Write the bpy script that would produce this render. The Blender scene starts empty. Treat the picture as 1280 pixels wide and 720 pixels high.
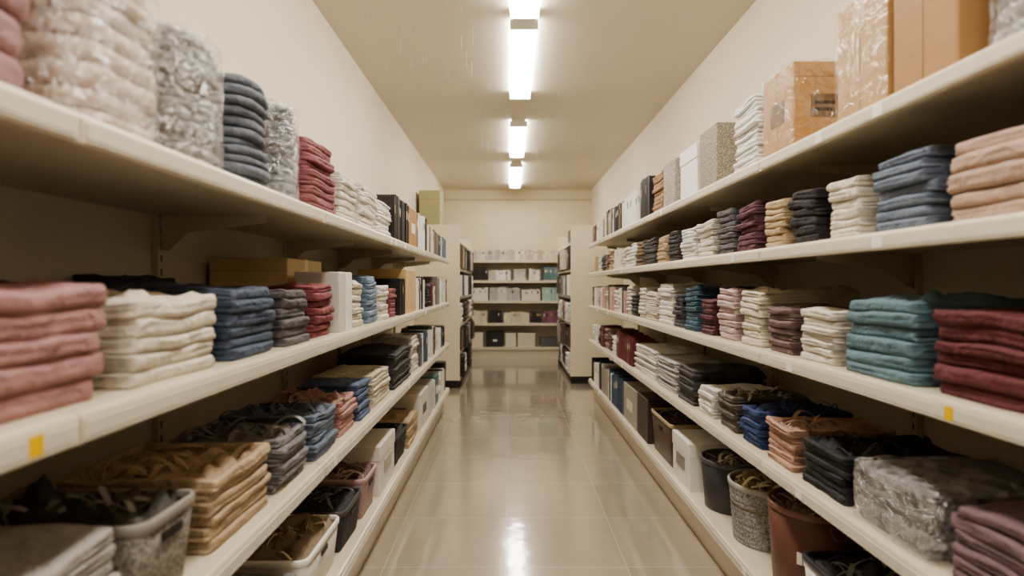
import bpy, math, random
from mathutils import Vector, noise
R = random.Random(7)

# ------------------------------------------------------------ materials
def lin(c):
    out = []
    for v in c:
        v /= 255.0
        out.append(v/12.92 if v <= 0.04045 else ((v+0.055)/1.055)**2.4)
    return out

MC = {}
def mat(kind, rgb, rough=None):
    rgb = tuple(int(v) for v in rgb)
    key = (kind, rgb, rough)
    if key in MC: return MC[key]
    m = bpy.data.materials.new("%s_%02x%02x%02x" % (kind, *rgb)); m.use_nodes = True
    nt = m.node_tree; N = nt.nodes; L = nt.links
    b = N["Principled BSDF"]
    col = lin(rgb)
    ds = {'cloth': .30, 'wrap': .2, 'plain': .22}.get(kind, 0.0)
    g = .3*col[0]+.59*col[1]+.11*col[2]
    col = [v*(1-ds)+g*ds for v in col]
    if kind == 'cloth': col = [v*.92 for v in col]
    tc = N.new("ShaderNodeTexCoord")
    def noi(scale, detail=3, stretch=None):
        n = N.new("ShaderNodeTexNoise"); n.inputs["Scale"].default_value = scale; n.inputs["Detail"].default_value = detail
        if stretch:
            mp = N.new("ShaderNodeMapping"); mp.inputs["Scale"].default_value = stretch
            L.new(tc.outputs["Object"], mp.inputs[0]); L.new(mp.outputs[0], n.inputs["Vector"])
        else:
            L.new(tc.outputs["Object"], n.inputs["Vector"])
        return n
    def vary(n, lo, hi):
        mx = N.new("ShaderNodeMix"); mx.data_type = 'RGBA'
        mx.inputs[6].default_value = (*[min(1, v*lo) for v in col], 1)
        mx.inputs[7].default_value = (*[min(1, v*hi) for v in col], 1)
        L.new(n.outputs["Fac"], mx.inputs[0]); L.new(mx.outputs[2], b.inputs["Base Color"])
    def bump(n, st, dist, prev=None):
        bp = N.new("ShaderNodeBump"); bp.inputs["Strength"].default_value = st; bp.inputs["Distance"].default_value = dist
        L.new(n.outputs["Fac"], bp.inputs["Height"])
        if prev: L.new(prev.outputs[0], bp.inputs["Normal"])
        L.new(bp.outputs[0], b.inputs["Normal"]); return bp
    b.inputs["Base Color"].default_value = (*col, 1)
    if kind == 'cloth':
        b.inputs["Roughness"].default_value = 0.7
        n1 = noi(18, 6); n1.inputs["Distortion"].default_value = 1.0; vary(n1, 0.76, 1.2)
        p = bump(n1, 0.9, 0.018); bump(noi(420, 1), 0.3, 0.0012, p)
    elif kind == 'wrap':
        b.inputs["Roughness"].default_value = 0.6
        n1 = noi(28, 5, (1, 1, 1.6)); vary(n1, 0.8, 1.15); bump(n1, 0.6, 0.01)
    elif kind == 'card':
        b.inputs["Roughness"].default_value = 0.6
        n1 = noi(7, 4, (1, 1, 5)); vary(n1, 0.85, 1.1); bump(n1, 0.15, 0.003)
    elif kind == 'cardwrap':
        b.inputs["Roughness"].default_value = 0.5
        n1 = noi(7, 4, (5, 5, 1)); vary(n1, 0.86, 1.1)
    elif kind == 'speck':
        b.inputs["Roughness"].default_value = 0.6
        n1 = noi(120, 6)
        cr = N.new("ShaderNodeMapRange"); cr.inputs[1].default_value = .4; cr.inputs[2].default_value = .6
        mx = N.new("ShaderNodeMix"); mx.data_type = 'RGBA'
        mx.inputs[6].default_value = (*[v*.6 for v in col], 1); mx.inputs[7].default_value = (*[min(1, v*1.4) for v in col], 1)
        L.new(n1.outputs["Fac"], cr.inputs[0]); L.new(cr.outputs[0], mx.inputs[0]); L.new(mx.outputs[2], b.inputs["Base Color"])
    elif kind == 'paint':
        b.inputs["Roughness"].default_value = 0.7
        n1 = noi(1.3, 5); vary(n1, 0.95, 1.03); bump(noi(160, 2), 0.06, 0.002)
    elif kind == 'ceil':
        b.inputs["Roughness"].default_value = 0.45
        n1 = noi(1.0, 4); vary(n1, 0.95, 1.03)
    elif kind == 'metal':
        b.inputs["Roughness"].default_value = 0.3
        n1 = noi(5, 4); vary(n1, 0.94, 1.04)
    elif kind == 'plain':
        b.inputs["Roughness"].default_value = 0.45
        n1 = noi(20, 3); vary(n1, 0.92, 1.06)
    if rough is not None: b.inputs["Roughness"].default_value = rough
    MC[key] = m
    return m

def emis(name, rgb, st):
    m = bpy.data.materials.new(name); m.use_nodes = True
    b = m.node_tree.nodes["Principled BSDF"]
    b.inputs["Base Color"].default_value = (.9, .9, .88, 1)
    b.inputs["Emission Color"].default_value = (*rgb, 1)
    b.inputs["Emission Strength"].default_value = st
    return m

def film_mat(name, scale, gloss, crease):
    m = bpy.data.materials.new(name); m.use_nodes = True
    nt = m.node_tree; N = nt.nodes; L = nt.links; N.remove(N["Principled BSDF"])
    out = N["Material Output"]; tc = N.new("ShaderNodeTexCoord")
    n = N.new("ShaderNodeTexNoise"); n.inputs["Scale"].default_value = scale; n.inputs["Detail"].default_value = 3; n.inputs["Distortion"].default_value = 2.0
    L.new(tc.outputs["Object"], n.inputs["Vector"])
    bp = N.new("ShaderNodeBump"); bp.inputs["Strength"].default_value = 1; bp.inputs["Distance"].default_value = .04
    L.new(n.outputs["Fac"], bp.inputs["Height"])
    tr = N.new("ShaderNodeBsdfTransparent"); gl = N.new("ShaderNodeBsdfGlossy"); gl.inputs["Roughness"].default_value = .13
    gl.inputs["Color"].default_value = (1, 1, 1, 1)
    L.new(bp.outputs[0], gl.inputs["Normal"])
    m1 = N.new("ShaderNodeMixShader"); m1.inputs[0].default_value = gloss; L.new(tr.outputs[0], m1.inputs[1]); L.new(gl.outputs[0], m1.inputs[2])
    df = N.new("ShaderNodeBsdfDiffuse"); df.inputs["Color"].default_value = (.95, .95, .95, 1)
    w = N.new("ShaderNodeTexVoronoi"); w.feature = 'DISTANCE_TO_EDGE'; w.inputs["Scale"].default_value = 13
    ad = N.new("ShaderNodeVectorMath"); ad.operation = 'MULTIPLY_ADD'; ad.inputs[1].default_value = (.12, .12, .12)
    L.new(n.outputs["Color"], ad.inputs[0]); L.new(tc.outputs["Object"], ad.inputs[2]); L.new(ad.outputs[0], w.inputs["Vector"])
    mr = N.new("ShaderNodeMapRange"); mr.inputs[1].default_value = .0; mr.inputs[2].default_value = .045; mr.inputs[3].default_value = crease; mr.inputs[4].default_value = .0
    L.new(w.outputs["Distance"], mr.inputs[0])
    m2 = N.new("ShaderNodeMixShader"); L.new(mr.outputs[0], m2.inputs[0]); L.new(m1.outputs[0], m2.inputs[1]); L.new(df.outputs[0], m2.inputs[2])
    L.new(m2.outputs[0], out.inputs[0]); return m
FILM = film_mat("clear_plastic_film", 26, .24, .5)
SFILM = film_mat("stretch_wrap_film", 7, .10, .12)

# ------------------------------------------------------------ mesh builder
class MB:
    def __init__(s): s.v = []; s.f = []; s.m = []; s.sm = []; s.mats = []
    def mi(s, m):
        if m not in s.mats: s.mats.append(m)
        return s.mats.index(m)
    def face(s, f, mi, sm=False): s.f.append(f); s.m.append(mi); s.sm.append(sm)
    def box(s, x0, x1, y0, y1, z0, z1, m, lean=0.0, rot=0.0):
        i = s.mi(m); b = len(s.v)
        cx, cy = (x0+x1)/2, (y0+y1)/2; c, sn = math.cos(rot), math.sin(rot)
        for z in (z0, z1):
            for x, y in ((x0, y0), (x1, y0), (x1, y1), (x0, y1)):
                dx, dy = x-cx, y-cy
                s.v.append((cx+dx*c-dy*sn, cy+dx*sn+dy*c+lean*(z-z0), z))
        for f in ((3, 2, 1, 0), (4, 5, 6, 7), (0, 1, 5, 4), (1, 2, 6, 5), (2, 3, 7, 6), (3, 0, 4, 7)):
            s.face([b+k for k in f], i)
    def prism(s, poly, y0, y1, m):
        i = s.mi(m); b = len(s.v); n = len(poly)
        for y in (y0, y1):
            for x, z in poly: s.v.append((x, y, z))
        s.face([b+k for k in range(n)], i); s.face([b+n+k for k in reversed(range(n))], i)
        for k in range(n):
            k2 = (k+1) % n; s.face([b+k, b+n+k, b+n+k2, b+k2], i)
    def outline(s, a, b, rc, cs=4, ss=4):
        rc = max(min(rc, a-1e-4, b-1e-4), 0.0005); P = []
        for (cx, cy, a0, ex, ey) in ((a-rc, b-rc, 0, -1, 0), (-a+rc, b-rc, 90, 0, -1), (-a+rc, -b+rc, 180, 1, 0), (a-rc, -b+rc, 270, 0, 1)):
            for k in range(cs+1):
                t = math.radians(a0+90*k/cs); P.append((cx+rc*math.cos(t), cy+rc*math.sin(t)))
            L = 2*((a-rc) if ex else (b-rc))
            ax, ay = P[-1]
            for k in range(1, ss): P.append((ax+ex*L*k/ss, ay+ey*L*k/ss))
        return P
    def loft(s, cx, cy, a, b, rc, prof, m, disp=None, cap0=True, cap1=True, caprings=0, capdisp=None, smooth=True, cs=4, ss=4, rot=0.0, m2=None, m2from=99):
        i = s.mi(m); i2 = s.mi(m2) if m2 else i
        rings = []; c, sn = math.cos(rot), math.sin(rot)
        def put(x, y, z):
            if disp:
                dx, dy, dz = disp(x, y, z); x += dx; y += dy; z += dz
            s.v.append((cx+x*c-y*sn, cy+x*sn+y*c, z)); return len(s.v)-1
        for off, z in prof:
            P = s.outline(a-off, b-off, rc-off if rc-off > 0.001 else 0.001, cs, ss)
            rings.append([put(x, y, z) for x, y in P])
        n = len(rings[0])
        for r in range(len(rings)-1):
            A, B = rings[r], rings[r+1]; mi = i2 if r >= m2from else i
            for k in range(n):
                k2 = (k+1) % n; s.face([A[k], A[k2], B[k2], B[k]], mi, smooth)
        if cap0: s.face(list(reversed(rings[0])), i, False)
        last = rings[-1]; mi = i2 if m2 else i
        if caprings:
            off, z = prof[-1]
            P = s.outline(a-off, b-off, max(rc-off, .001), cs, ss)
            for q in range(1, caprings+1):
                sc = 1-q/(caprings+0.6); ring = []
                for x, y in P:
                    zz = z+(capdisp(x*sc, y*sc) if capdisp else 0)
                    ring.append(put(x*sc, y*sc, zz))
                for k in range(n):
                    k2 = (k+1) % n; s.face([last[k], last[k2], ring[k2], ring[k]], mi, True)
                last = ring
        if cap1: s.face(list(last), mi, caprings > 0)
    def tube(s, pts, r, m, n=5):
        i = s.mi(m); prev = None
        for j, p in enumerate(pts):
            p = Vector(p); d = (Vector(pts[min(j+1, len(pts)-1)])-Vector(pts[max(j-1, 0)])).normalized()
            u = d.cross(Vector((0.3, 0.2, 1))).normalized(); w = d.cross(u)
            ring = []
            for k in range(n):
                t = 2*math.pi*k/n; q = p+u*r*math.cos(t)+w*r*math.sin(t); s.v.append(tuple(q)); ring.append(len(s.v)-1)
            if prev:
                for k in range(n): s.face([prev[k], prev[(k+1) % n], ring[(k+1) % n], ring[k]], i, True)
            prev = ring
    def ribbon(s, pts, w, m):
        i = s.mi(m)
        for j, p in enumerate(pts):
            p = Vector(p); d = (Vector(pts[min(j+1, len(pts)-1)])-Vector(pts[max(j-1, 0)])); d.z = 0
            u = Vector((-d.y, d.x, .3*d.length)).normalized()*w/2
            s.v.append(tuple(p+u)); s.v.append(tuple(p-u)); k = len(s.v)
            if j: s.face([k-4, k-3, k-1, k-2], i, True)
    def done(s, name, loc=(0, 0, 0), rotz=0.0, parent=None):
        me = bpy.data.meshes.new(name); me.from_pydata(s.v, [], s.f)
        for m in s.mats: me.materials.append(m)
        me.polygons.foreach_set("material_index", s.m); me.polygons.foreach_set("use_smooth", s.sm)
        me.update()
        o = bpy.data.objects.new(name, me); o.location = loc; o.rotation_euler = (0, 0, rotz)
        bpy.context.collection.objects.link(o)
        if parent: o.parent = parent
        return o

def empty(name):
    e = bpy.data.objects.new(name, None); bpy.context.collection.objects.link(e); return e

# ------------------------------------------------------------ room constants
XL, XR = -1.28, 1.60
FL, FR = 0.67, 0.98
YB, Y0, H = 11.25, -2.6, 3.24
CREAM = (222, 212, 190)

def simple(name, x0, x1, y0, y1, z0, z1, m):
    b = MB(); b.box(x0, x1, y0, y1, z0, z1, m); return b.done(name)

wallm = mat('paint', (230, 221, 203)); ceilm = mat('ceil', (214, 205, 187))
simple("wall_left", XL-.1, XL, Y0-.1, YB+.1, 0, H, wallm)
simple("wall_right", XR, XR+.1, Y0-.1, YB+.1, 0, H, wallm)
simple("wall_back", XL, XR, YB, YB+.1, 0, H, mat('paint', (232, 221, 195)))
simple("wall_front", XL, XR, Y0-.1, Y0, 0, H, wallm)
simple("ceiling", XL-.1, XR+.1, Y0-.1, YB+.1, H, H+.1, ceilm)
b = MB()
b.prism([(XL, H-.21), (XR, H-.21), (XR, H-.18), (XL, H-.18)], YB-.025, YB, mat('paint', (210, 197, 169)))
b.done("trim_1")

# floor
fm = bpy.data.materials.new("glossy_floor_tile"); fm.use_nodes = True
nt = fm.node_tree; N = nt.nodes; L = nt.links; P = N["Principled BSDF"]
tc = N.new("ShaderNodeTexCoord"); mp = N.new("ShaderNodeMapping"); mp.inputs["Location"].default_value = (0.02, 0.15, 0)
br = N.new("ShaderNodeTexBrick"); br.offset = 0.0; br.squash = 1.0
br.inputs["Scale"].default_value = 1; br.inputs["Brick Width"].default_value = .6; br.inputs["Row Height"].default_value = .6
br.inputs["Mortar Size"].default_value = .003; br.inputs["Mortar Smooth"].default_value = .1; br.inputs["Bias"].default_value = 0
br.inputs["Color1"].default_value = (*lin((180, 168, 150)), 1); br.inputs["Color2"].default_value = (*lin((186, 174, 156)), 1)
br.inputs["Mortar"].default_value = (*lin((208, 198, 180)), 1)
L.new(tc.outputs["Object"], mp.inputs[0]); L.new(mp.outputs[0], br.inputs["Vector"])
nz = N.new("ShaderNodeTexNoise"); nz.inputs["Scale"].default_value = 3; nz.inputs["Detail"].default_value = 6
L.new(tc.outputs["Object"], nz.inputs["Vector"])
mx = N.new("ShaderNodeMix"); mx.data_type = 'RGBA'; mx.blend_type = 'MULTIPLY'; mx.inputs[0].default_value = .12
L.new(br.outputs["Color"], mx.inputs[6]); L.new(nz.outputs["Fac"], mx.inputs[7]); L.new(mx.outputs[2], P.inputs["Base Color"])
P.inputs["Roughness"].default_value = .22
P.inputs["Coat Weight"].default_value = 1; P.inputs["Coat IOR"].default_value = 2.1
mr = N.new("ShaderNodeMapRange"); mr.inputs[3].default_value = .06; mr.inputs[4].default_value = .14
L.new(nz.outputs["Fac"], mr.inputs[0]); L.new(mr.outputs[0], P.inputs["Coat Roughness"])
bp = N.new("ShaderNodeBump"); bp.inputs["Strength"].default_value = .3; bp.inputs["Distance"].default_value = .002; bp.invert = True
L.new(br.outputs["Fac"], bp.inputs["Height"])
nz2 = N.new("ShaderNodeTexNoise"); nz2.inputs["Scale"].default_value = 5; nz2.inputs["Detail"].default_value = 2
L.new(tc.outputs["Object"], nz2.inputs["Vector"])
bp2 = N.new("ShaderNodeBump"); bp2.inputs["Strength"].default_value = .2; bp2.inputs["Distance"].default_value = .012
L.new(nz2.outputs["Fac"], bp2.inputs["Height"]); L.new(bp.outputs[0], bp2.inputs["Normal"])
L.new(bp2.outputs[0], P.inputs["Normal"]); L.new(bp2.outputs[0], P.inputs["Coat Normal"])
simple("floor", XL-.1, XR+.1, Y0-.1, YB+.1, -.1, 0, fm)

# ------------------------------------------------------------ ceiling lamps
glow = emis("lamp_diffuser", (1.0, .95, .875), 24)
white = mat('plain', (240, 238, 230))
for y0, y1 in ((-2.3, -.75), (-.65, .9), (.97, 2.2), (2.3, 3.84), (3.98, 5.5), (6.45, 8.05), (8.7, 10.6)):
    e = empty("ceiling_lamp")
    b = MB(); b.prism([(.02, H), (.18, H), (.18, H-.015), (.02, H-.015)], y0, y1, white)
    b.box(.002, .198, y0, y0+.012, H-.078, H-.015, white); b.box(.002, .198, y1-.012, y1, H-.078, H-.015, white)
    b.done("housing", parent=e)
    b = MB()
    pr = [(.1+.1*math.cos(math.pi*k/12), H-.0155-.06*max(0, math.sin(math.pi*k/12))**.7) for k in range(13)]
    b.prism(pr, y0+.013, y1-.013, glow); b.done("diffuser", parent=e)

b = MB(); th = mat('plain', (240, 240, 235), .2)  # made-up strands imitating pale rain-like streak artefacts below the ceiling
for k in range(70):
    x = R.uniform(-1.1, 1.2); y = R.uniform(3.6, 8); l = R.uniform(.04, .14)
    b.tube([(x, y, H), (x+R.uniform(-.002, .002), y, H-l*.5), (x, y, H-l)], .0009, th, 4)
b.done("streak_strands")

# ------------------------------------------------------------ shelving
shm = mat('metal', CREAM); tagc = mat('plain', (226, 218, 198), .25)
ytag = mat('card', (240, 200, 30)); wtag = mat('plain', (244, 242, 236)); darkm = mat('plain', (40, 36, 33))
slotm = mat('plain', (120, 106, 84))
def shelf_unit(s, front, back, ya, yb, zs, bays, uprights, top_h, tags, panels=False):
    e = empty("store_shelving_unit")
    D = back-front
    for i, z in enumerate(zs):
        b = MB()
        poly = [(0, -.05), (0, -.010), (.003, -.003), (.010, 0), (D-.002, 0), (D-.002, -.022), (.016, -.022), (.016, -.05)]
        if s > 0: poly = [(front+x, z+zz) for x, zz in poly]
        else: poly = [(-(front+x), z+zz) for x, zz in reversed(poly)]
        for k in range(len(bays)-1):
            b.prism(poly, bays[k]+.0015, bays[k+1]-.0015, shm)
            xa, xb = sorted((s*(front-.004), s*(front-.0001)))
            b.box(xa, xb, bays[k]+.01, bays[k+1]-.01, z-.040, z-.016, tagc)
            b.box(xa-.001, xb+.001, bays[k]+.01, bays[k+1]-.01, z-.046, z-.043, tagc)
        b.done("shelf_%d" % (i+1), parent=e)
    b = MB()
    if not panels:
        for y in uprights:
            xa, xb = sorted((s*(back-.022), s*(back-.0015)))
            b.box(xa, xb, y-.02, y+.02, 0, top_h, shm)
            for k in range(int(top_h/.05)):
                xx = s*(back-.0225); b.box(min(xx, xx-s*.001), max(xx, xx-s*.001), y-.004, y+.004, .03+k*.05, .055+k*.05, slotm)
            for z in zs:
                if z < .3: continue
                p = [(back-.022, z-.024), (back-.022, z-.15), (back-.05, z-.15), (back-.12, z-.085), (back-.40, z-.05), (back-.40, z-.024)]
                p = [(s*x, zz) for x, zz in p]
                if s > 0: p.reverse()
                b.prism(p, y-.003, y+.003, shm)
    else:
        for y in (ya, yb-.02):
            xa, xb = sorted((s*front, s*(back-.001)))
            b.box(xa, xb, y-.0, y+.02, .1, top_h, mat('metal', (230, 220, 198)))
            b.box(xa, xb, y-.004, y+.024, 0, .1, darkm)
    b.done("uprights", parent=e)
    b = MB(); xa, xb = sorted((s*(front+.06), s*(front+.08)))
    b.box(xa, xb, ya+.03, yb-.03, 0, zs[-1]-.05 if zs[-1] > .2 else .09, shm if not panels else darkm); b.done("kick_plate", parent=e)
    b = MB()
    for z, y, m in tags:
        xa, xb = sorted((s*(front-.0055), s*(front-.0041)))
        b.box(xa, xb, y-(.02 if m != ytag else .012), y+(.02 if m != ytag else .012), z-.043, z-.013, m)
    if tags: b.done("price_tags", parent=e)
    return e

ZL = [1.67, 1.20, .75, .25]; ZR = [1.89, 1.54, 1.14, .72, .23]
tl = [(1.20, .81, ytag)]+[(z, R.uniform(.8, 6.2), wtag) for z in ZL for _ in range(3)]
tr = [(1.14, 1.28, ytag)]+[(z, R.uniform(1.1, 7), wtag) for z in ZR for _ in range(3)]
shelf_unit(-1, FL, -XL, -2.3, 6.4, ZL, [-2.3, -1.24, -.18, .9, 2.08, 3.26, 4.3, 5.35, 6.4], [-2.2, -1.24, -.18, .9, 2.08, 3.26, 4.3, 5.35, 6.36], 1.9, tl)
shelf_unit(1, FR, XR, -2.3, 7.15, ZR, [-2.3, -1.2, -.1, 1.05, 2.25, 3.45, 4.7, 5.9, 7.15], [-2.2, -1.2, -.1, 1.05, 2.25, 3.45, 4.7, 5.9, 7.1], 2.1, tr)
Z2 = [2.0, 1.62, 1.24, .86, .50, .14]
shelf_unit(-1, FL, -XL, 7.75, 10.2, Z2, [7.77, 10.18], [], 2.2, [], True)
shelf_unit(1, .86, XR, 8.1, 10.2, Z2, [8.12, 10.18], [], 2.22, [], True)

# ------------------------------------------------------------ goods
def place(s, front, depth, y0, y1, z):
    return (s*(front+.022+depth/2), (y0+y1)/2, z)

def layers(b, a, c, h, n, m, rc, seed, top, slop=.008, lod=1.0, crease=True):
    rr = random.Random(seed)
    cs, ss = (4, 8) if lod > .5 else (3, 3)
    so = Vector((seed*3.1 % 50, seed*1.7 % 50, 0))
    ts = [rr.uniform(.82, 1.18) for _ in range(n)]; tot = sum(ts); ts = [t*h/tot for t in ts]
    zb = 0
    fine = crease and lod > .5
    for k in range(n):
        T = ts[k]
        ox, oy = rr.uniform(-slop, slop), rr.uniform(-slop, slop); rot = rr.uniform(-.02, .02)
        sh = rr.uniform(0, .009); e = min(T*.5, .0125)
        K = 12 if fine else 4
        prof = []
        for j in range(K+1):
            t = -math.pi/2+math.pi*j/K
            cv = max(0, math.cos(t))
            prof.append((e*(1-cv**.7)+sh, zb+T*.5+T*.5*math.sin(t)))
        last = k == n-1
        fac = k/max(1, n)
        gr = (.32+rr.uniform(-.06, .06), .52+rr.uniform(-.04, .04), .74+rr.uniform(-.05, .05))
        def disp(x, y, z, fac=fac, k=k, zb=zb, T=T, gr=gr):
            u = (z-zb)/T
            nv = noise.noise_vector(Vector((x*8, y*8, k*1.3+u*.5))+so)
            n2 = noise.noise_vector(Vector((x*26, y*26, k*2.1+u*1.6))+so)
            w = noise.noise(Vector((x*6, y*6, 0))+so)
            w2 = noise.noise(Vector((x*13, y*13, k*.9))+so)
            dx, dy = nv.x*.008+n2.x*.004, nv.y*.008+n2.y*.004
            if fine and 0 < u < 1:
                for qi, q in enumerate(gr):
                    gd = max(0, 1-abs(u-q)/.09)
                    if gd:
                        if abs(y) > c*.84: dy -= math.copysign(.009*gd, y)
                        elif abs(x) > a*.84 and qi == 1: dx -= math.copysign(.004*gd*max(0, 1+2*w2), x)
            return dx, dy, w*.016*fac+w2*.006*(1 if k else 0)*u
        if last and top == 'dish':
            prof += [(.022, zb+T*.95), (.026, zb+T*.3), (.034, zb-T*.1)]
            b.loft(ox, oy, a, c, rc, prof, m, disp, caprings=8, cs=cs, ss=ss, rot=rot,
                   capdisp=lambda x, y: .04*noise.noise(Vector((x*20, y*20, 3))+so)+.018*noise.noise(Vector((x*50, y*50, 3))+so)+.02)
        elif last:
            b.loft(ox, oy, a, c, rc, prof, m, disp, caprings=8, cs=cs, ss=ss, rot=rot,
                   capdisp=lambda x, y: .018*noise.noise(Vector((x*11, y*11, 3))+so)+.006*noise.noise(Vector((x*35, y*35, 3))+so)+(.03*abs(noise.noise(Vector((x*22, y*22, 3))+so)) if top == 'rumple' else 0))
        else:
            b.loft(ox, oy, a, c, rc, prof, m, disp, cs=cs, ss=ss, rot=rot)
        zb += T

def film(b, a, c, h, rc, seed, fm=None, amp=.007):
    so = Vector((seed, seed*.3, 0))
    prof = [(.004, .002)]+[(0, .004+(h-.004)*k/14) for k in range(15)]+[(.006, h+.006), (.02, h+.010)]
    def disp(x, y, z):
        nv = noise.noise_vector(Vector((x*20, y*20, z*16))+so); return nv.x*amp, nv.y*amp, nv.z*.003 if z > .01 else 0
    b.loft(0, 0, a+.008, c+.008, rc+.008, prof, fm or FILM, disp, cap0=False, caprings=5, cs=7, ss=9,
           capdisp=lambda x, y: .012*noise.noise(Vector((x*20, y*20, 3))+so)+.008)

def strings(b, a, c, z, m, n, seed, r=.003):
    rr = random.Random(seed)
    for k in range(n):
        x0, y0 = rr.uniform(-a, a)*.8, rr.uniform(-c, c)*.8
        t = rr.uniform(0, math.pi); l = rr.uniform(.03, .07); hh = rr.uniform(.01, .04)
        pts = []; cv = rr.uniform(-.03, .03)
        for j in range(8):
            u = j/7
            px = x0+math.cos(t)*l*(u-.5)*2-math.sin(t)*cv*math.sin(math.pi*u); py = y0+math.sin(t)*l*(u-.5)*2+math.cos(t)*cv*math.sin(math.pi*u)
            px = max(-a*.95, min(a*.95, px)); py = max(-c*.95, min(c*.95, py))
            pts.append((px, py, z+hh*math.sin(math.pi*u)))
        if k % 2: b.tube(pts, r*.7, m, 5)
        else: b.ribbon(pts, r*5, m)

SEED = [0]
def sd(): SEED[0] += 1; return SEED[0]*7.31
def stack(s, z, front, y0, y1, h, n, rgb, depth=.34, top='flat', rc=.018, kind='cloth', name="folded_clothes_stack", sub=2, strc=None, off=0.0):
    b = MB(); g = .014
    a, c = depth/2-g, (y1-y0)/2-g; seed = sd(); m = mat(kind, rgb)
    layers(b, a, c, h, n, m, rc, seed, top, lod=1 if y0 < 4.2 else .3, crease=(sub == 2))
    if top == 'dish':
        strings(b, a, c, h-h/n*.3, mat('plain', strc or tuple(v*.55 for v in rgb)), 14, seed)
    if kind == 'wrap': film(b, a, c, h, rc, seed)
    return b.done(name, place(s, front+off, depth, y0, y1, z))

def box(s, z, front, y0, y1, h, rgb, depth=.34, kind='card', name="cardboard_box", off=0.0, tape=None, label=None, lid=False):
    b = MB(); g = .006; a, c = depth/2-g, (y1-y0)/2-g; m = mat(kind, rgb)
    if kind == 'cardwrap': a -= .008; c -= .008
    if lid:
        b.loft(0, 0, a-.004, c-.004, .005, [(0, 0), (0, h*.72)], m, smooth=False)
        b.loft(0, 0, a, c, .005, [(.003, h*.70), (0, h*.71), (0, h-.004), (.004, h)], m, smooth=False)
    else:
        b.loft(0, 0, a, c, .006, [(.003, 0), (0, .003), (0, h-.004), (.004, h)], m, smooth=False)
        b.box(-a+.004, a-.004, -.002, .002, h, h+.0008, darkm)
        if kind in ('card', 'cardwrap'):   # flap seams down the sides
            for q in (-1, 1):
                b.box(min(q*a, q*(a+.0006)), max(q*a, q*(a+.0006)), -.001, .001, .004, h-.004, mat('plain', tuple(v*.55 for v in rgb)))
                b.box(-a+.003, a-.003, min(q*c, q*(c+.0006)), max(q*c, q*(c+.0006)), h*.82, h*.825, mat('plain', tuple(v*.6 for v in rgb)))
    if tape:
        tm = mat('card', tape, .25)
        b.box(-a+.002, a-.002, -.025, .025, h+.001, h+.002, tm)
        for q in (-1, 1): b.box(min(q*a, q*(a+.0012)), max(q*a, q*(a+.0012)), -.025, .025, h*.7, h+.002, tm)
    if label:
        lm = mat('plain', label); q = -s
        b.box(min(q*(a-.003), q*(a+.0015)), max(q*(a-.003), q*(a+.0015)), -c*.45, c*.45, h*.35, h*.62, lm)
        b.box(-a*.5, a*.3, -c-.0012, -c+.002, h*.35, h*.62, lm)
        b.box(-a*.4, a*.1, -c-.002, -c, h*.42, h*.46, darkm); b.box(-a*.4, a*.2, -c-.002, -c, h*.5, h*.54, darkm)
    if kind == 'cardwrap': film(b, a, c, h, .006, sd(), SFILM, .003)
    return b.done(name, place(s, front+off, depth, y0, y1, z))

def binn(s, z, front, y0, y1, h, rgb, depth=.36, kind='plain', name="storage_bin", rnd=False, rim=None, inner=(120, 85, 50), taper=.02, content=True, label=None, ribs=0):
    b = MB(); g = .012; a, c = depth/2-g, (y1-y0)/2-g
    if rnd: a = c = min(a, c)
    rc = a if rnd else .035
    m = mat(kind, rgb); rm = mat('plain', rim or tuple(min(255, v*1.1) for v in rgb)); seed = sd()
    so = Vector((seed, 0, 0))
    dz = lambda x, y, zz: ((0, 0, 0) if kind not in ('wrap', 'cloth') else tuple(v*.006 for v in noise.noise_vector(Vector((x*14, y*14, zz*30))+so)[:2])+(0,))
    nz = ribs*4 if ribs else (10 if kind in ('wrap', 'cloth') else 2)
    prof = [(taper+.004, 0)]+[(taper*(1-k/nz)+(.0035*(1-math.cos(2*math.pi*k/4))/2 if ribs else 0), .003+(h-.02)*k/nz) for k in range(nz+1)]
    prof += [(.005, h-.016), (.008, h-.016), (.008, h*.6)]
    cs = 8 if rnd else 4
    b.loft(0, 0, a, c, rc, prof, m, dz, caprings=8, cs=cs, m2=mat('cloth', inner), m2from=len(prof)-2,
           capdisp=lambda x, y: (.09*abs(noise.noise(Vector((x*16, y*16, 1))+so))+.03*noise.noise(Vector((x*45, y*45, 1))+so)+.05) if content else 0)
    b.loft(0, 0, a+.004, c+.004, rc+.004, [(.004, h-.024), (0, h-.02), (0, h-.003), (.003, h), (.010, h), (.012, h-.004), (.012, h-.02)], rm, cap0=False, cap1=False, cs=cs)
    if content: strings(b, a-.02, c-.02, h*.92, mat('cloth', tuple(min(255, v*1.3+50) for v in inner)), 18, seed, .003)
    if not rnd:
        q = -s
        b.box(-.04, .04, -c-.001, -c+.004, h*.68, h*.78, darkm)
        b.box(min(q*(a-.002), q*(a+.001)), max(q*(a-.002), q*(a+.001)), -.035, .035, h*.68, h*.78, darkm)
    else:
        pts = [(.035*math.cos(t), -(a+.004)-.006*math.sin(t), h-.03-.05*math.sin(t)) for t in [math.pi*k/8 for k in range(9)]]
        b.tube(pts, .004, rm, 5)
    if label:
        lm = mat('plain', label)
        if rnd:
            for k in range(4):
                t0 = -math.pi/2-.8+k*.13
                r1 = a-taper*.5+.003
                x, y = r1*math.cos(t0), r1*math.sin(t0)
                b.box(x-.009, x+.009, y-.003, y+.003, h*.42, h*.55, lm, rot=t0+math.pi/2)
        else:
            b.box(-a*.5, a*.3, -c-.0035, -c+.015, h*.3, h*.55, lm)
    return b.done(name, place(s, front, depth, y0, y1, z))

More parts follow.
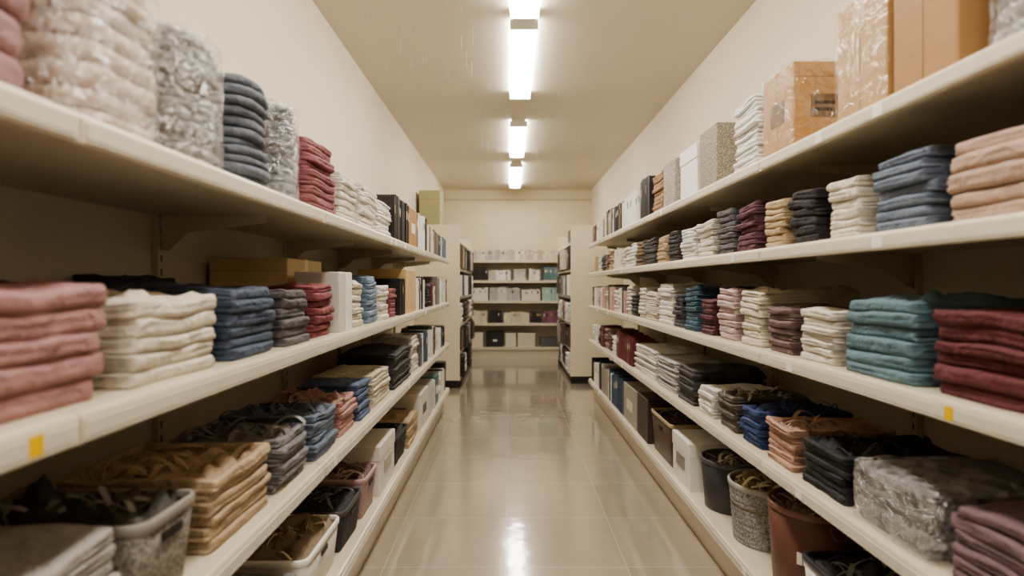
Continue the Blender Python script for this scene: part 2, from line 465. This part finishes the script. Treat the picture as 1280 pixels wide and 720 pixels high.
PAL_MIX = [(225, 218, 205), (236, 232, 224), (48, 46, 48), (200, 180, 145), (80, 94, 126), (140, 130, 124), (238, 236, 230), (166, 134, 92), (120, 66, 66), (236, 232, 224)]
PAL_W = [(236, 232, 222), (228, 220, 204), (212, 206, 198), (200, 190, 175), (240, 238, 234)]
def books(s, z, front, y0, y1, h, pal, depth=.22, name="book_row", rotz=0.0, loc=None, tmin=.018, tmax=.045, hv=.15, off=0):
    b = MB(); y = -(y1-y0)/2+.004; end = (y1-y0)/2-.004; col = R.choice(pal)
    while y < end-.012:
        t = min(R.uniform(tmin, tmax), end-y)
        if R.random() < .45: col = R.choice(pal)
        hh = h*(1-R.uniform(0, hv)); d = depth*R.uniform(.82, 1)
        q = -s; xf = q*(depth/2-R.uniform(0, .012)); xb = xf-q*d
        m = mat('plain', col)
        ct = min(.003, t*.15)
        sp0, sp1 = sorted((xf, xf-q*.004))
        b.box(sp0, sp1, y, y+t, 0, hh, m)
        c0, c1 = sorted((xf-q*.004, xb))
        b.box(c0, c1, y, y+ct, 0, hh, m); b.box(c0, c1, y+t-ct, y+t, 0, hh, m)
        p0, p1 = sorted((xf-q*.004, xb+q*.006))
        b.box(p0, p1, y+ct, y+t-ct, .004, hh-.005, mat('plain', (226, 216, 192)))
        if R.random() < .5:
            l0, l1 = sorted((xf, xf+q*.0008)); b.box(l0, l1, y+t*.15, y+t*.85, hh*.6, hh*.8, mat('plain', R.choice([(240, 236, 225), (50, 45, 45), (200, 170, 90)])))
        y += t+.0015
    return b.done(name, loc or place(s, front+off, depth, y0, y1, z), rotz)

def fill(s, z, front, ya, yb, hm, pal, kinds="SSBKF", dmax=.34, lmin=.16, lmax=.28):
    y = ya
    while y < yb-.12:
        l = min(R.uniform(lmin, lmax), yb-y)
        if yb-(y+l) < .14: l = yb-y
        k = R.choice(kinds); c = R.choice(pal); h = hm*R.uniform(.72, 1)
        if k == 'S': stack(s, z, front, y, y+l, h*.85, max(4, round(h*.85/.03)), c, depth=dmax, name=R.choice(["folded_clothes_stack", "folded_towel_stack", "folded_linen_stack"]))
        elif k == 'B': books(s, z, front, y, y+l, h, pal, name="book_row")
        elif k == 'K': box(s, z, front, y, y+l, h, c, depth=dmax*.9, kind='plain', lid=R.random() < .5, name="storage_box", label=(235, 230, 220) if R.random() < .5 else None)
        elif k == 'F': stack(s, z, front, y, y+l, h*.8, max(5, round(h/.014)), c, depth=dmax*.9, sub=1, rc=.005, kind='plain', name="paper_stack")
        y += l+.010

# ============ LEFT, top shelf
z = ZL[0]; f = FL
stack(-1, z, f, .55, .92, .40, 6, (184, 128, 134), rc=.10, name="folded_blanket_stack", depth=.40)
stack(-1, z, f, .94, 1.21, .42, 11, (218, 194, 170), rc=.07, kind='wrap', name="wrapped_blanket_stack", depth=.40, sub=1)
stack(-1, z, f, 1.23, 1.50, .30, 12, (130, 129, 129), rc=.11, kind='wrap', name="wrapped_towel_roll", depth=.30, sub=1)
stack(-1, z, f, 1.52, 1.77, .30, 11, (112, 122, 138), rc=.09, name="folded_towel_stack", depth=.27, sub=1)
stack(-1, z, f, 1.79, 1.99, .30, 11, (88, 96, 112), rc=.08, kind='wrap', name="wrapped_towel_roll", depth=.24, sub=1)
stack(-1, z, f, 2.02, 2.38, .265, 9, (168, 86, 96), rc=.05, name="folded_towel_stack", depth=.30)
stack(-1, z, f, 2.40, 2.70, .21, 7, (236, 228, 208), depth=.3, name="folded_linen_stack")
stack(-1, z, f, 2.72, 3.08, .21, 7, (240, 233, 218), depth=.3, name="folded_linen_stack")
stack(-1, z, f, 3.10, 3.45, .19, 12, (240, 237, 230), depth=.3, sub=1, kind='plain', rc=.006, name="paper_stack")
box(-1, z, f, 2.9, 3.3, .32, (58, 56, 58), depth=.16, off=.33, kind='plain', name="storage_box", lid=True)
books(-1, z, f, 3.47, 3.98, .28, [(44, 42, 44), (54, 52, 56)], name="binder_row", hv=.06)
box(-1, z, f, 4.0, 4.35, .27, (190, 146, 98), label=(235, 230, 220))
books(-1, z, f, 4.37, 4.9, .28, [(66, 90, 128), (240, 240, 240), (46, 44, 46)], name="binder_row")
books(-1, z, f, 4.92, 5.6, .24, PAL_MIX)
books(-1, z, f, 5.62, 6.34, .22, [(80, 100, 136), (238, 236, 230), (46, 44, 46), (94, 130, 156)])

# ============ LEFT shelf 2
z = ZL[1]
stack(-1, z, f, .62, 1.03, .195, 5, (190, 130, 130), name="folded_towel_stack", depth=.42)
stack(-1, z, f, 1.07, 1.42, .165, 5, (230, 218, 194), name="folded_towel_stack", depth=.40, top='rumple')
stack(-1, z, f, 1.45, 1.76, .19, 6, (76, 92, 120), name="folded_jeans_stack", depth=.38)
stack(-1, z, f, 1.79, 2.05, .18, 6, (108, 104, 106), name="folded_clothes_stack", depth=.36)
stack(-1, z, f, 2.08, 2.33, .19, 7, (156, 64, 72), name="folded_clothes_stack", depth=.24)
box(-1, z, f, 2.36, 2.46, .25, (212, 208, 200), kind='plain', name="storage_box", depth=.2)
box(-1, z, f, 2.47, 2.56, .25, (240, 237, 230), kind='plain', name="storage_box", depth=.2)
box(-1, z, f, 2.40, 2.85, .31, (226, 204, 164), depth=.34, off=.23, tape=(230, 212, 176), label=(90, 80, 70))
stack(-1, z, f, 1.1, 1.55, .20, 4, (70, 72, 80), depth=.15, off=.43, name="folded_sweater_stack")
stack(-1, z, f, 1.62, 2.0, .225, 5, (60, 60, 66), depth=.15, off=.43, name="folded_sweater_stack")
stack(-1, z, f, 2.58, 2.80, .20, 7, (232, 220, 192), depth=.2)
stack(-1, z, f, 2.87, 3.12, .24, 8, (118, 144, 176), depth=.3)
stack(-1, z, f, 3.14, 3.40, .19, 7, (240, 233, 218), depth=.3)
stack(-1, z, f, 3.42, 3.62, .17, 6, (172, 86, 92), depth=.3)
books(-1, z, f, 3.64, 3.86, .24, [(42, 40, 42)], name="binder_row")
box(-1, z, f, 3.88, 4.3, .30, (212, 184, 138))
books(-1, z, f, 4.32, 4.75, .26, [(238, 234, 226), (46, 44, 46)])
fill(-1, z, f, 4.77, 6.34, .28, PAL_MIX, "SBBSF")

# ============ LEFT shelf 3
z = ZL[2]
stack(-1, z, f, .72, 1.07, .21, 8, (176, 170, 162), name="folded_linen_stack", rc=.012, depth=.42)
binn(-1, z, f, 1.09, 1.32, .185, (140, 134, 126), kind='speck', depth=.42, inner=(90, 86, 80))
stack(-1, z, f, 1.36, 1.73, .18, 6, (200, 168, 124), top='dish', name="stacked_cloth_bag_bundle", depth=.42, strc=(196, 168, 128))
stack(-1, z, f, 1.76, 2.05, .165, 6, (134, 132, 134), top='dish', name="stacked_cloth_bag_bundle", depth=.40, strc=(150, 148, 146))
stack(-1, z, f, 2.08, 2.38, .16, 6, (112, 128, 150), top='dish', name="stacked_cloth_bag_bundle", depth=.40, strc=(106, 114, 128))
stack(-1, z, f, 2.41, 2.68, .15, 6, (204, 144, 136), top='dish', name="stacked_cloth_bag_bundle", depth=.38, strc=(170, 140, 110))
stack(-1, z, f, 2.70, 2.95, .17, 7, (96, 118, 156), depth=.34)
stack(-1, z, f, 2.98, 3.46, .165, 7, (220, 205, 172), depth=.36, name="folded_linen_stack")
stack(-1, z, f, 3.50, 4.15, .22, 10, (80, 76, 78), depth=.38, name="folded_clothes_stack")
stack(-1, z, f, 4.19, 4.5, .26, 9, (228, 218, 204), depth=.34)
books(-1, z, f, 4.52, 4.9, .26, [(104, 104, 112), (236, 232, 224), (76, 104, 124)])
fill(-1, z, f, 4.92, 6.34, .28, [(230, 223, 212), (130, 92, 72), (80, 106, 98), (50, 48, 50), (200, 180, 145), (236, 232, 226)], "SBSB")

# ============ LEFT shelf 4
z = ZL[3]
binn(-1, z, f, 1.2, 1.6, .2, (160, 150, 140)); stack(-1, z, f, 1.62, 1.96, .18, 6, (140, 136, 132))
binn(-1, z, f, 1.98, 2.41, .19, (234, 227, 213), inner=(160, 134, 100), depth=.42)
binn(-1, z, f, 2.43, 2.76, .18, (66, 64, 66), kind='cloth', inner=(60, 58, 60), depth=.4, rim=(80, 78, 80))
binn(-1, z, f, 2.78, 3.08, .20, (186, 150, 144), kind='cloth', inner=(136, 106, 98), depth=.38)
box(-1, z, f, 3.10, 3.52, .27, (232, 225, 212), kind='plain', name="storage_box", lid=True, label=(190, 180, 165))
binn(-1, z, f, 3.55, 3.98, .19, (54, 52, 54), kind='cloth', inner=(50, 48, 50))
stack(-1, z, f, 4.0, 4.5, .18, 6, (198, 168, 120), name="folded_burlap_stack")
box(-1, z, f, 4.52, 4.95, .28, (228, 219, 202), kind='plain', name="storage_box", label=(110, 100, 90))
books(-1, z, f, 4.97, 5.4, .28, [(240, 236, 230), (216, 211, 203)], name="binder_row")
fill(-1, z, f, 5.42, 6.34, .32, [(230, 223, 212), (90, 130, 136), (50, 48, 50), (240, 236, 230)], "BKS")

# ============ RIGHT top shelf
z = ZR[0]; f = FR
stack(1, z, f, 1.0, 1.27, .32, 8, (140, 138, 138), kind='wrap', name="wrapped_towel_roll", depth=.36, rc=.08)
box(1, z, f, 1.29, 1.52, .35, (172, 134, 92), kind='card', depth=.30, tape=(184, 154, 112))
box(1, z, f, 1.54, 1.80, .35, (194, 156, 108), kind='cardwrap', depth=.34, tape=(206, 178, 134))
box(1, z, f, 2.05, 2.32, .31, (188, 148, 100), kind='cardwrap', depth=.28, label=(128, 96, 66))
stack(1, z, f, 2.36, 2.63, .30, 17, (240, 238, 234), sub=1, kind='plain', rc=.01, depth=.22, name="paper_stack")
box(1, z, f, 2.80, 3.06, .30, (154, 144, 130), kind='speck', depth=.26, name="storage_box")
box(1, z, f, 3.10, 3.42, .28, (240, 238, 232), kind='plain', depth=.24, lid=True, name="storage_box")
box(1, z, f, 3.5, 3.78, .28, (164, 156, 148), kind='speck', depth=.2, name="storage_box")
stack(1, z, f, 3.80, 4.12, .27, 9, (190, 144, 98), depth=.24)
books(1, z, f, 4.14, 4.46, .30, [(46, 46, 54)], name="binder_row", hv=.05)
books(1, z, f, 4.48, 5.1, .27, [(240, 238, 234), (230, 225, 217)], name="binder_row")
books(1, z, f, 5.12, 5.7, .26, [(52, 50, 56), (240, 238, 234), (166, 136, 96)])
fill(1, z, f, 5.72, 7.08, .28, PAL_MIX, "BBK")

# RIGHT shelf 2
z = ZR[1]
stack(1, z, f, .98, 1.36, .185, 5, (204, 166, 140), name="folded_towel_stack", depth=.40)
stack(1, z, f, 1.39, 1.64, .20, 7, (114, 130, 154), name="folded_jeans_stack", depth=.36, top='rumple')
stack(1, z, f, 1.67, 1.87, .185, 6, (234, 222, 200), depth=.34, name="folded_towel_stack")
stack(1, z, f, 1.90, 2.11, .185, 6, (54, 51, 53), depth=.34)
stack(1, z, f, 2.14, 2.34, .18, 7, (210, 178, 126), depth=.32)
stack(1, z, f, 2.37, 2.59, .20, 8, (124, 72, 92), depth=.34)
stack(1, z, f, 2.61, 2.85, .21, 8, (106, 104, 110), depth=.3)
stack(1, z, f, 2.88, 3.15, .18, 7, (232, 223, 204), depth=.3)
stack(1, z, f, 3.18, 3.45, .18, 10, (240, 236, 229), depth=.3, sub=1)
stack(1, z, f, 3.48, 3.73, .19, 8, (80, 74, 80), depth=.3)
stack(1, z, f, 3.76, 4.0, .18, 7, (204, 176, 130), depth=.3)
stack(1, z, f, 4.03, 4.4, .19, 8, (90, 84, 84), depth=.3)
fill(1, z, f, 4.42, 7.08, .24, [(230, 221, 203), (200, 172, 126), (86, 82, 86), (238, 234, 225), (234, 226, 211), (134, 106, 76)], "SSFB")

# RIGHT shelf 3
z = ZR[2]
stack(1, z, f, 1.0, 1.40, .20, 6, (116, 38, 46), name="folded_sweater_stack", depth=.42)
stack(1, z, f, 1.43, 1.76, .215, 6, (98, 138, 152), top='rumple', name="folded_sweater_stack", depth=.42)
stack(1, z, f, 1.79, 2.04, .17, 7, (234, 223, 204), depth=.36, name="folded_towel_stack")
stack(1, z, f, 2.07, 2.30, .17, 7, (134, 102, 100), depth=.36)
stack(1, z, f, 2.33, 2.56, .225, 8, (230, 215, 188), depth=.46, name="folded_linen_stack", top='rumple')
stack(1, z, f, 2.59, 2.84, .235, 8, (212, 180, 174), depth=.44, name="folded_towel_stack")
stack(1, z, f, 2.87, 3.09, .18, 7, (112, 54, 66), depth=.3)
stack(1, z, f, 3.12, 3.37, .24, 9, (64, 104, 124), depth=.36, name="folded_towel_stack")
stack(1, z, f, 3.39, 3.6, .19, 8, (84, 84, 90), depth=.3)
stack(1, z, f, 3.62, 3.97, .26, 9, (238, 231, 218), depth=.36, name="folded_linen_stack")
stack(1, z, f, 4.0, 4.35, .2, 14, (214, 200, 184), depth=.3, sub=1, kind='plain', rc=.005, name="paper_stack")
fill(1, z, f, 4.37, 7.08, .28, [(238, 234, 225), (230, 221, 203), (210, 164, 154), (76, 74, 76), (240, 236, 230)], "SBFBS")

# RIGHT shelf 4
z = ZR[3]
stack(1, z, f, .98, 1.35, .18, 6, (134, 100, 110), name="folded_towel_stack", depth=.42)
stack(1, z, f, 1.38, 1.71, .165, 6, (112, 110, 114), name="wrapped_clothes_stack", depth=.44, kind='wrap')
stack(1, z, f, 1.74, 2.03, .15, 6, (52, 52, 56), name="stacked_cloth_bag_bundle", depth=.44, top='dish', strc=(90, 90, 92))
stack(1, z, f, 2.06, 2.31, .15, 6, (206, 154, 126), name="stacked_cloth_bag_bundle", depth=.42, top='dish', strc=(196, 156, 124))
stack(1, z, f, 2.33, 2.56, .155, 6, (54, 80, 140), name="stacked_cloth_bag_bundle", depth=.42, top='dish', strc=(60, 76, 120))
stack(1, z, f, 2.59, 2.84, .16, 6, (112, 102, 88), name="stacked_cloth_bag_bundle", depth=.40, top='dish', strc=(200, 186, 160))
stack(1, z, f, 2.87, 3.14, .14, 6, (238, 232, 222), depth=.38)
stack(1, z, f, 3.17, 3.5, .2, 10, (94, 90, 92), depth=.44)
stack(1, z, f, 3.53, 3.98, .19, 12, (190, 186, 184), depth=.36, sub=1)
stack(1, z, f, 4.0, 4.7, .2, 9, (235, 230, 218), depth=.36, name="folded_linen_stack")
books(1, z, f, 4.72, 5.2, .24, [(134, 50, 56), (118, 50, 52)], name="binder_row")
fill(1, z, f, 5.22, 7.08, .28, [(238, 234, 225), (50, 48, 50), (160, 130, 110), (124, 66, 66), (240, 236, 230)], "SBFB")

# RIGHT shelf 5
z = ZR[4]
binn(1, z, f, 1.2, 1.62, .26, (160, 150, 140))
binn(1, z, f, 1.66, 2.02, .24, (238, 236, 230), rim=(50, 50, 54), inner=(84, 84, 86), depth=.40, taper=.015)
binn(1, z, f, 2.05, 2.41, .33, (122, 76, 62), rnd=True, inner=(160, 136, 116), name="round_fabric_basket", label=(240, 234, 220), depth=.36, rim=(142, 96, 78))
binn(1, z, f, 2.46, 2.82, .27, (150, 148, 146), kind='speck', rnd=True, inner=(180, 152, 108), name="round_woven_basket", depth=.36, ribs=10, rim=(176, 172, 168))
binn(1, z, f, 2.86, 3.20, .26, (70, 70, 76), rnd=True, inner=(130, 118, 106), name="round_bucket", depth=.34, rim=(92, 92, 98))
box(1, z, f, 3.23, 3.58, .27, (238, 234, 225), kind='plain', name="storage_box", lid=True, label=(150, 140, 130), depth=.4)
binn(1, z, f, 3.62, 4.15, .28, (90, 66, 48), inner=(80, 60, 44), depth=.42, rim=(190, 162, 118))
box(1, z, f, 4.2, 4.55, .32, (74, 62, 54), kind='plain', name="storage_box", depth=.4)
box(1, z, f, 4.58, 5.1, .31, (170, 162, 148), kind='plain', name="storage_box", depth=.4, label=(220, 210, 190))
books(1, z, f, 5.12, 5.9, .32, [(64, 86, 114), (76, 100, 124), (238, 234, 225)], name="binder_row", depth=.28)
fill(1, z, f, 5.92, 7.08, .34, [(238, 234, 225), (50, 48, 50), (166, 156, 140)], "BK")

# behind / beside the camera
for s, zs, ff in ((-1, ZL, FL), (1, ZR, FR)):
    for z in zs:
        fill(s, z, ff, -.6, .5 if s < 0 else .95, .22, [(206, 148, 146), (232, 222, 200), (110, 118, 136), (126, 122, 120), (164, 80, 84)], "SK", lmin=.34, lmax=.5)

# ============ far side units (goods overhang the shelf edge a little)
for s, ff, ya, yb in ((-1, FL, 7.80, 10.15), (1, .86, 8.15, 10.15)):
    for i, z in enumerate(Z2):
        if i == 0: continue
        pal = [[(238, 234, 226), (96, 84, 80), (160, 124, 100)], [(60, 56, 58), (130, 92, 74), (214, 204, 190)], [(240, 236, 230), (110, 100, 96), (60, 52, 50)]][i % 3]
        y = ya
        while y < yb-.2:
            l = min(R.uniform(.3, .5), yb-y)
            o = -.02-R.uniform(.02, .08)
            if i in (3, 5): stack(s, z, ff, y, y+l-.02, .27, 8, R.choice(pal), depth=.38, off=o)
            else: books(s, z, ff, y, y+l-.02, .30, pal, tmin=.025, tmax=.06, off=o, depth=.28)
            y += l
box(-1, 2.0, FL, 7.85, 8.3, .68, (176, 170, 130), kind='card', depth=.30, off=.25, name="display_board_carton")
box(1, 2.0, .86, 8.3, 8.8, .2, (84, 80, 78), kind='plain', name="storage_box")

# ============ back shelving unit
e = empty("back_shelving_unit")
BX0, BX1, BY0, BY1 = -1.15, 1.45, 10.78, 11.23
ZB = [1.85, 1.47, 1.09, .67, .22]
for i, z in enumerate(ZB):
    b = MB()
    b.box(BX0, BX1, BY0, BY1, z-.02, z, shm); b.box(BX0, BX1, BY0-.012, BY0, z-.05, z, shm)
    b.done("shelf_%d" % (i+1), parent=e)
b = MB(); b.box(BX0, BX1, BY1+.001, BY1+.010, 0, 2.0, mat('metal', (236, 226, 200)))
b.box(BX0-.02, BX0-.001, BY0, BY1, 0, 2.0, shm); b.box(BX1+.001, BX1+.02, BY0, BY1, 0, 2.0, shm)
b.box(BX0, BX1, BY0+.02, BY0+.04, 0, .165, shm)
b.done("frame", parent=e)
def brow(z, x0, x1, h, pal, **k):
    books(1, z, 0, x0, x1, h, pal, rotz=math.pi/2, loc=((x0+x1)/2, BY0+.02+.11, z), **k)
TE = [(96, 134, 140), (112, 150, 154)]; BL = [(46, 44, 48), (56, 52, 56)]; GR = [(212, 206, 198), (198, 194, 188), (222, 212, 196)]
CR = [(236, 223, 195), (228, 215, 188), (220, 205, 178)]
def bstack(z, x0, x1, h, n, rgb, nm="folded_linen_stack"):
    b = MB(); layers(b, (x1-x0)/2-.012, .14, h, n, mat('cloth', rgb), .02, sd(), 'flat', lod=.3)
    b.done(nm, ((x0+x1)/2, BY0+.19, z))
brow(ZB[0], -.95, -.45, .20, GR); brow(ZB[0], -.43, .1, .20, [(186, 182, 176), (210, 200, 180)]); brow(ZB[0], .12, 1.25, .21, CR+[(204, 178, 158)])
brow(ZB[1], -.95, -.42, .23, BL, hv=.04); brow(ZB[1], -.40, .02, .20, PAL_W); bstack(ZB[1], .06, .32, .2, 8, (236, 229, 214)); brow(ZB[1], .36, .58, .22, PAL_W); brow(ZB[1], .62, 1.0, .25, TE, hv=.04)
brow(ZB[2], -.95, -.4, .25, PAL_W); brow(ZB[2], -.38, .2, .26, [(186, 186, 184), (212, 210, 206)]); brow(ZB[2], .22, .58, .22, [(236, 227, 206)]); brow(ZB[2], .6, 1.1, .25, [(174, 206, 198), (150, 184, 178)], hv=.05)
brow(ZB[3], -.95, -.42, .24, CR); brow(ZB[3], -.40, -.14, .24, BL, hv=.04); brow(ZB[3], -.12, .37, .22, CR); brow(ZB[3], .39, .60, .22, BL, hv=.04); brow(ZB[3], .62, 1.1, .24, [(150, 90, 114), (166, 104, 126)])
for x0, x1, hh, c in ((-.95, -.5, .27, (236, 223, 195)), (-.43, -.12, .28, (50, 48, 50)), (-.08, .12, .26, (236, 227, 204)), (.15, .48, .26, (228, 215, 190))):
    b = MB(); a = (x1-x0)/2
    b.loft(0, 0, a, .16, .008, [(.003, 0), (0, .003), (0, hh*.7), (-.004, hh*.71), (-.004, hh-.003), (0, hh)], mat('plain', c), smooth=False)
    b.box(-.04, .04, -.166, -.158, hh*.35, hh*.5, mat('plain', (230, 225, 210)))
    b.done("storage_box", ((x0+x1)/2, BY0+.2, ZB[4]))
bstack(ZB[4], .56, .92, .17, 6, (126, 124, 124))

# ------------------------------------------------------------ camera / world
w = bpy.data.worlds.new("World"); bpy.context.scene.world = w; w.use_nodes = True
w.node_tree.nodes["Background"].inputs[0].default_value = (1, .95, .88, 1); w.node_tree.nodes["Background"].inputs[1].default_value = .3
try: bpy.context.scene.view_settings.look = 'AgX - Medium High Contrast'
except Exception as ex: print(ex)
cd = bpy.data.cameras.new("camera"); co = bpy.data.objects.new("camera", cd); bpy.context.collection.objects.link(co)
co.location = (0, 0, 1.4); co.rotation_euler = (math.pi/2, 0, 0)
cd.sensor_width = 36; cd.lens = 20.25; cd.shift_x = 3/1280; cd.shift_y = -5/1280
cd.clip_start = .05
cd.dof.use_dof = True; cd.dof.focus_distance = 3.2; cd.dof.aperture_fstop = 1.6
bpy.context.scene.camera = co
